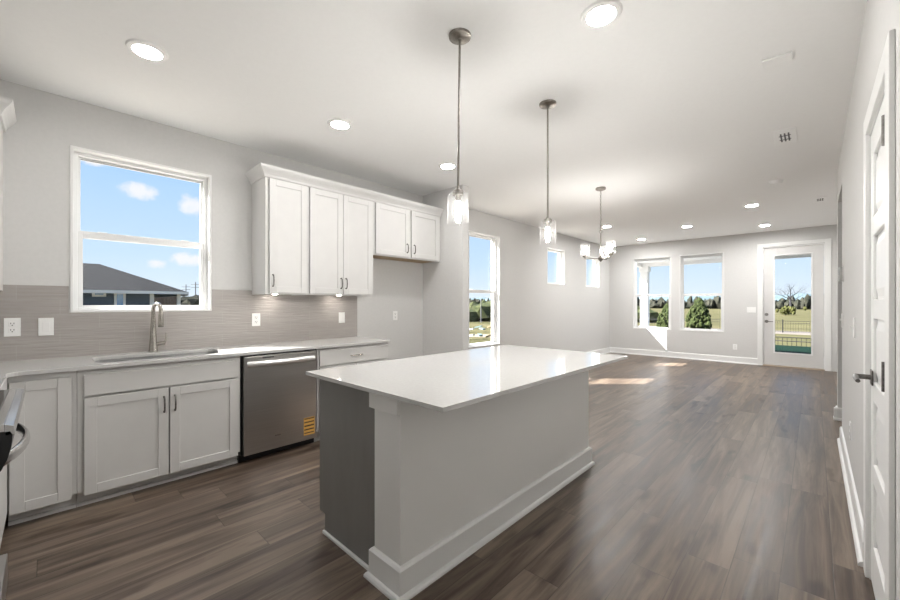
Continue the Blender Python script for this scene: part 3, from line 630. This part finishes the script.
# pendants
def pendant(x, y, tx, lab):
    t = thing('pendant_light', (x, y, 1.70), lab, 'pendant light', 'pendants over the island')
    MB().lathe((x, y, HC-.016), [(.010, -.014), (.013, -.004), (.050, .0), (.060, .004), (.062, .016)]).build('canopy', 'nickel', t, 0, True)
    bx_, by_ = x + tx*math.cos(TH), y + tx*math.sin(TH)
    MB().ring_tube([(x, y, HC-.02), (bx_, by_, 1.895)], .0065, 10).build('rod', 'nickel', t, 0, True)
    c = (bx_, by_, 0)
    MB().lathe(c, [(.030, 1.862), (.031, 1.880), (.028, 1.888), (.012, 1.896), (.008, 1.905)]).build('cap', 'nickel', t, 0, True)
    MB().lathe(c, [(.016, 1.825), (.017, 1.862)]).build('socket', 'nickel', t, 0, True)
    g = MB(); pr = [(.0575, 1.705), (.058, 1.712), (.058, 1.845), (.054, 1.862), (.044, 1.874), (.029, 1.878)]
    g.lathe(c, pr, 36, cap=False); sh = g.build('glass_shade', 'shade_glass', t, 0, True)
    MB().lathe(c, [(.003, 1.738), (.012, 1.742), (.0155, 1.752), (.016, 1.765), (.0145, 1.79), (.012, 1.826)], 16).build('bulb', 'bulb', t, 0, True)
    return t
pendant(-1.412, 1.562, -.010, 'clear glass cylinder pendant on a nickel rod, the nearer one over the island')
pendant(-1.423, 2.540, .0, 'clear glass cylinder pendant on a nickel rod, the farther one over the island')
# chandelier
cx, cy = -1.97, 4.853
t = thing('chandelier', (cx, cy, 1.80), 'three arm nickel chandelier with clear glass shades on a chain', 'chandelier')
MB().lathe((cx, cy, HC-.03), [(.015, -.01), (.055, .004), (.062, .010), (.062, .03)]).build('canopy', 'nickel', t, 0, True)
ch = MB(); z = HC-.036; k = 0
while z > 2.20:
    ax = Vector((1, 0, 0)) if k % 2 else Vector((0, 1, 0)); c = Vector((cx, cy, z-.016))
    ch.ring_tube([c + ax*.009*math.cos(R(a)) + Vector((0, 0, .017*math.sin(R(a)))) for a in range(0, 360, 45)], .0025, 6, closed=True); z -= .027; k += 1
ch.build('chain', 'nickel', t, 0, True)
MB().ring_tube([Vector((cx, cy, 2.185)) + Vector((.016*math.cos(R(a))*math.cos(TH), .016*math.cos(R(a))*math.sin(TH), .018*math.sin(R(a)))) for a in range(0, 360, 30)], .0035, 8, closed=True).build('loop', 'nickel', t, 0, True)
MB().ring_tube([(cx, cy, 2.168), (cx, cy, 1.86)], .0075, 12).lathe((cx, cy, 1.80), [(.006, 0), (.014, .01), (.03, .028), (.032, .05), (.02, .065), (.009, .08)]).build('stem', 'nickel', t, 0, True)
for a in (195, 75, -45):
    # angle measured from the picture's right, towards the camera
    rt = Vector((math.cos(TH), math.sin(TH), 0)); tow = Vector((math.sin(TH), -math.cos(TH), 0))
    dv = rt*math.cos(R(a)) + tow*math.sin(R(a)); p = Vector((cx, cy, 0)) + dv*.190
    ar = MB().ring_tube([Vector((cx, cy, 1.842)) + dv*.02, Vector((cx, cy, 1.842)) + dv*.178, Vector((cx, cy, 1.846)) + dv*.190, Vector((cx, cy, 1.866)) + dv*.190], .006, 10).build('arm', 'nickel', t, 0, True)
    MB().lathe(p, [(.010, 1.858), (.030, 1.868), (.031, 1.880), (.015, 1.884), (.014, 1.915)]).build('cup', 'nickel', ar, 0, True)
    MB().lathe(p, [(.030, 1.880), (.052, 1.882), (.055, 1.888), (.055, 2.035)], 32, cap=False).build('glass_shade', 'seeded', ar, 0, True)
    MB().lathe(p, [(.012, 1.913), (.017, 1.935), (.022, 1.962), (.021, 1.978), (.012, 1.992), (.003, 1.996)], 16).build('bulb', 'bulb_ch', ar, 0, True)
# vents and detectors
def vent(x0, x1, y0, y1, lab):
    t = thing('ceiling_vent', ((x0+x1)/2, (y0+y1)/2, HC), lab, 'vent', 'ceiling vents')
    MB().box((x0, y0, HC-.008), (x1, y1, HC)).build('frame', 'plastic', t, .003)
    m = MB(); w = (x1-x0)
    for k in range(3):
        a = x0 + w*(.30+.17*k); m.box((a, y0+.09, HC-.0088), (a+.011, y1-.09, HC-.008))
    for q in (.36, .62): m.box((x0+w*.24, y0+(y1-y0)*q, HC-.0088), (x1-w*.24, y0+(y1-y0)*q+.018, HC-.008))
    m.build('slot_shade', 'vent_dark', t); return t  # shade inside the slots, laid on as flat dark strips
vent(-.262, -.112, 4.28, 4.68, 'white louvred ceiling vent, the nearer one by the right wall')
vent(-.01, .13, 7.33, 7.68, 'small white ceiling vent high above the drywall opening')
t = thing('smoke_detector', (-.333, 6.03, HC), 'round white smoke detector on the ceiling beyond the nearer vent', 'smoke detector')
MB().lathe((-.333, 6.03, HC-.012), [(.07, 0), (.072, .004), (.072, .012)]).build('base', 'plastic', t, 0, True)
MB().lathe((-.333, 6.03, HC-.042), [(.03, 0), (.052, .004), (.062, .018), (.064, .030)]).build('cover', 'plastic', t, 0, True)
t = thing('ceiling_panel', (-.165, 3.03, HC), 'slim white rectangular plate on the ceiling near the top right', 'ceiling plate')
MB().box((-.232, 2.985, HC-.012), (-.095, 3.075, HC)).build('cover', 'plastic', t, .004)

# ------------------------------------------------------------------ outdoors
GZ = -1.0
def ground(name, pts, m, lab, cat='ground', kind='structure', dz=.3):
    lo = [(x, y, z-dz) for x, y, z in pts]; return tag(MB().hexa(lo, pts).build(name, m), lab, cat, kind=kind)
ground('ground_field', [(-900, -300, GZ), (900, -300, GZ), (900, 1200, GZ), (-900, 1200, GZ)], 'field', 'dry yellow green field stretching to the woods')
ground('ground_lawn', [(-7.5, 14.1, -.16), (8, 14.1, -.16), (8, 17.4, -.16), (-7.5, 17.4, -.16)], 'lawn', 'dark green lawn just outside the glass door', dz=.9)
ground('ground_path', [(-60, 39.0, GZ+.03), (60, 36.5, GZ+.03), (60, 40.5, GZ+.03), (-60, 43.0, GZ+.03)], 'path', 'pale gravel path crossing the field', dz=.2)
def at(px, d, z=GZ): r = ray(px, HZ); return Vector((r.x*d, r.y*d, z))
ground('ground_bounce', [(-13, -7, GZ+.02), (-4.1, -7, GZ+.02), (-4.1, 15.5, GZ+.02), (-13, 15.5, GZ+.02)], noisy(mat('bounce_soil', (.4, .35, .29), .95), (.36, .315, .26), (.46, .41, .345), (2, 2, 2), 4), 'unseen pale ground added to bounce sunlight through the left windows', dz=.2)  # unseen pale ground, added to throw sunlight up onto the room ceiling
# porch
t = thing('porch', (-1.7, 11.5, -.2), 'white covered porch with one square post outside the end wall', 'porch')
MB().box((-4.2, YF+.16, 2.50), (1.9, 12.86, 2.56)).build('porch_ceiling', 'porch', t)
MB().box((-4.0, 12.60, 2.40), (1.9, 12.80, 2.50)).box((-4.0, YF+.16, 2.40), (-3.84, 12.60, 2.50)).build('beam', 'porch', t)
MB().box((-4.3, YF+.16, 2.56), (1.9, 12.95, 2.78)).build('porch_roof', 'shingle', t)
pc = at(644.8, 1, 0); k = 12.70/pc.y; px_ = pc.x*k
MB().box((px_-.105, 12.6, -.15), (px_+.105, 12.8, 2.26)).box((px_-.135, 12.57, 2.24), (px_+.135, 12.83, 2.40)).build('post', 'porch', t, .006)
tag(MB().box((-7.5, YF+.16, -.3), (1.9, 14.1, -.15)).build('bounce_slab', mat('bounce_concrete', (.42, .41, .40), .9)), 'unseen pale concrete patio under the covered porch', 'reflector', kind='structure')  # unseen slab added to bounce sunlight up to the porch ceiling
# iron fences
def iron_fence(p0, p1, z0, z1, step, pick, lab):
    p0, p1 = Vector(p0), Vector(p1); L = (p1-p0).length; dv = (p1-p0)/L
    t = thing('iron_fence', ((p0+p1)/2).to_tuple()[:2] + (z0,), lab, 'fence')
    m = MB()
    for z in (z0+.12, z1-.06, z1-.20): m.ring_tube([(*p0.xy, z), (*p1.xy, z)], .016, 6)
    k = 0.0
    while k < L: q = p0+dv*k; m.cyl((q.x, q.y, z0+.1), (q.x, q.y, z1-.05), .008, n=5); k += pick
    m.build('picket_panel', 'iron', t)
    k = 0.0
    while k <= L+.01: q = p0+dv*k; MB().box((q.x-.035, q.y-.035, z0), (q.x+.035, q.y+.035, z1+.06)).build('post', 'iron', t); k += step
iron_fence((-7.1, 18.9, 0), (8.9, 18.9, 0), GZ, .08, 2.0, .13, 'black iron fence just beyond the dark green lawn')
q = at(783, 29.7); iron_fence((q.x-4.8*3, q.y-.6, 0), (q.x+4.8*2, q.y+.4, 0), GZ, -.02, 2.4, .15, 'low black iron fence along the pale path')
# evergreens
def evergreen(px, d, w, h, seed, lab):
    p = at(px, d); rnd = random.Random(seed); t = thing('evergreen_shrub', p, lab, 'shrub', 'evergreens beyond the porch')
    m = MB()
    for k in range(420):
        f = rnd.random()**.8; z = .06*h + f*h*.92; rr = (w/2)*(1-f**1.6)**.8*(.78+.35*min(1, f*3)) * (.55+.45*rnd.random()); an = rnd.random()*6.283
        s = .085*w*(1.1-.5*f)*(.6+.7*rnd.random())
        m.blob((p.x+rr*math.cos(an)*.85, p.y+rr*math.sin(an)*.85, p.z+z), (s*.75, s*.75, s*1.15), 1, .6, 1.6, k+seed)
    m.build('foliage', 'juniper', t, 0, True); MB().cyl((p.x, p.y, p.z), (p.x, p.y, p.z+h*.5), .07, .03, 8).build('trunk', 'bark', t)
evergreen(699, 30.5, 2.15, 2.70, 3, 'rounded bushy evergreen framed by the right end wall window')
evergreen(667, 30.0, 1.75, 2.25, 11, 'smaller evergreen in the right half of the left end wall window')
# bare tree
p = at(790, 78); rnd = random.Random(5); t = thing('bare_tree', p, 'leafless wide crowned tree seen through the glass door', 'tree')
def branch(m, a, dv, L, r, dep):
    pts = [a]; rad = [r]; dd = Vector(dv)
    for k in range(3):
        dd = (dd + Vector((rnd.uniform(-.22, .22), rnd.uniform(-.22, .22), rnd.uniform(-.05, .16)))).normalized(); pts.append(pts[-1] + dd*L/3); rad.append(r*(1-.16*(k+1)))
    m.ring_tube(pts, rad, 5 if dep else 7)
    if dep < 6:
        for k in range(3 if dep < 3 else 2):
            nd = (dd + Vector((rnd.uniform(-1.1, 1.1), rnd.uniform(-1.1, 1.1), rnd.uniform(-.35, .45)))).normalized()
            branch(m, pts[-1] if k else pts[2], nd, L*rnd.uniform(.62, .8), rad[-1]*.66, dep+1)
tr = MB().ring_tube([p, p+Vector((.08, 0, 1.8)), p+Vector((0, .1, 3.7))], [.24, .19, .15], 10); tr.build('trunk', 'bark', t, 0, True)
m = MB()
for a in range(8):
    an = a*.785+.3; branch(m, p+Vector((0, .1, 2.7+.13*a)), (math.cos(an)*.95, math.sin(an)*.95, .42), 1.55, .085, 1)
branch(m, p+Vector((0, .1, 3.6)), (.05, 0, 1), 1.5, .11, 1)
m.build('branches', 'bark', t)
p = at(789, 74); t = MB()
for k in range(30): t.blob((p.x+rnd.gauss(0, .75), p.y+rnd.gauss(0, .6), p.z+rnd.uniform(.3, 1.5)), (.3, .3, .42), 1, .7, 2, k)
tag(t.build('bush', 'drybush'), 'olive bush at the foot of the leafless tree', 'bush')
# woodland line and ridge (uncountable)
m = MB(); rnd = random.Random(2)
for k in range(2200):
    low = k % 2; x = rnd.uniform(-330, 160); y = 205 + rnd.uniform(0, 40) + .10*x; h = rnd.uniform(1.8, 3.2) if low else rnd.uniform(3.0, 5.8); w_ = rnd.uniform(1.4, 2.6) if low else rnd.uniform(.7, 1.7)
    m.blob((x, y, GZ+h*.5), (w_, 1.6, h*.6), 1, .55, 1.9, k)
tag(m.build('woodland', 'woods', None, 0, True), 'dark line of woods across the far edge of the field', 'woods', kind='stuff')
m = MB()
for k in range(70):
    x = -520 + k*13; m.blob((x, 620, GZ), (34, 20, rnd.uniform(13, 15.5)), 2, .08, 1.3, k)
tag(m.build('far_ridge', 'hill'), 'hazy blue grey wooded ridge on the horizon', 'hills', kind='stuff')
# left side: scrub bank, path, building debris, poles
dr = at(485, 1, 0).normalized(); pr = Vector((dr.y, -dr.x, 0)); m = MB()
for k in range(240):
    f = rnd.uniform(-1, 1); c = dr*(52+rnd.uniform(-4, 16)) + pr*f*22; m.blob((c.x, c.y, GZ+rnd.uniform(.1, 1.5)), (1.5, 1.5, rnd.uniform(.9, 1.5)), 1, .5, 1.8, k)
tag(m.build('scrub_bank', 'scrub', None, 0, True), 'olive scrub bank outside the tall window', 'scrub', kind='stuff')
c = dr*27; pts = [c - pr*9 - dr*1.2, c + pr*9 - dr*1.2, c + pr*9 + dr*1.0, c - pr*9 + dr*1.0]
ground('ground_track', [(v.x, v.y, GZ+.03) for v in pts], noisy(mat('sandy_track', (.3, .24, .16), .9), (.24, .19, .12), (.36, .29, .2), (1, 1, 1), 3), 'sandy track outside the tall window', dz=.2)
dm = [noisy(mat('weathered_board', (.2, .17, .1), .9), (.13, .10, .05), (.27, .22, .13), (6, 6, 6), 3), mat('pale_offcut', (.5, .5, .46), .8), mat('teal_tarp', (.16, .22, .22), .7)]
for k in range(14):
    dd = 24.0 + .3*(k % 3) if k < 6 else 29 + .9*(k-6); c = dr*dd + pr*((k*.79) % 2.6 - 1.3 if k >= 6 else -1.35+k*.52)*dd/24; L = rnd.uniform(.4, .9) if k >= 6 else rnd.uniform(.3, .5); an = rnd.uniform(0, 3.14)
    u = Vector((math.cos(an), math.sin(an), rnd.uniform(0, .35))); b = MB()
    b.extrude([(-.12, 0), (.12, 0), (.12, .12), (-.12, .12)], Vector((c.x, c.y, GZ)) - u*L*.5 + Vector((0, 0, .2)), Vector((c.x, c.y, GZ)) + u*L*.5 + Vector((0, 0, .2)), (-math.sin(an), math.cos(an), 0), (0, 0, 1))
    tag(b.build('lumber_scrap', dm[k % 3]), 'scrap of building material on the ground outside the tall window', 'scrap', 'building scraps outside the tall window')
def pole(px, d, top, lab, arm=True, r=.11):
    p = at(px, d); t = thing('utility_pole', p, lab, 'pole'); MB().cyl(p, (p.x, p.y, top), r, r*.7, 8).build('shaft', 'polewood', t)
    if arm:
        u = Vector((math.cos(TH), math.sin(TH), 0)); a = MB()
        for dz in (.5, 1.1): a.ring_tube([Vector((p.x, p.y, top-dz)) - u*.9, Vector((p.x, p.y, top-dz)) + u*.9], .05, 6)
        a.build('crossarm', 'polewood', t)
pole(186, 80, 5.3, 'left of two distant utility poles seen through the sink window')
pole(195.5, 76, 5.6, 'right of two distant utility poles seen through the sink window')
pole(481, 46, 1.9, 'slim dark stake in the scrub outside the tall window', False, .07)
# neighbour house
t = thing('neighbour_house', (-30, -6, GZ), 'dark blue single storey house with hip roof seen through sink window', 'house')
HX = -26.0; EZ = 1.92
MB().box((-36, -22, GZ), (HX, 3.88, EZ)).build('wall', 'siding', t)
MB().box((HX, 3.80, GZ), (HX+.06, 3.98, EZ-.02)).box((HX-.12, 5.02, GZ), (HX+.06, 5.18, EZ-.02)).build('corner_post', 'housetrim', t)
ro = MB(); ev = [(HX+.5, -23, EZ), (HX+.5, 5.45, EZ), (-36.5, 5.45, EZ), (-36.5, -23, EZ)]; rg = [(-31.2, -19, 3.66), (-31.2, 2.15, 3.66)]
ro.v = ev + rg; ro.f = [[0, 1, 5, 4], [1, 2, 5], [2, 3, 4, 5], [3, 0, 4], [3, 2, 1, 0]]; ro.build('roof', 'shingle', t)
MB().box((HX+.48, -23, EZ-.13), (HX+.52, 5.47, EZ+.02)).box((-36.5, 5.43, EZ-.2), (HX+.5, 5.47, EZ+.02)).build('fascia', 'housetrim', t)
def hwin(pxa, pxb, ya_, yb_):
    def y(px): r = ray(px, HZ); return r.y/r.x*HX
    def z(py): return CH + (HZ-py)/F*(-HX/1.30)
    a, b, za, zb = y(pxa), y(pxb), z(yb_), z(ya_)
    f = MB().box((HX, a, za), (HX+.08, b, zb)).build('window_frame', 'housetrim', t); e = .1
    MB().box((HX+.08, a+e, za+e), (HX+.09, b-e, zb-e)).build('pane', 'skyglass', f); return f
hwin(92, 106, 292, 297); hwin(114, 125.5, 292.2, 312)
tag(MB().box((-37.4, 3.0, GZ), (-37.2, 7.4, 1.9)).build('board_fence', 'fence_brown'), 'brown board fence behind the dark blue house', 'fence')
m = MB()
for k in range(40): q = at(rnd.uniform(172, 215), 70+rnd.uniform(-5, 5)); m.blob((q.x, q.y, GZ+rnd.uniform(.5, 2.6)), (1.6, 1.6, 1.2), 1, .5, 1.7, k)
tag(m.build('hedge', 'woods'), 'dark hedge right of the dark blue house', 'hedge', kind='stuff')
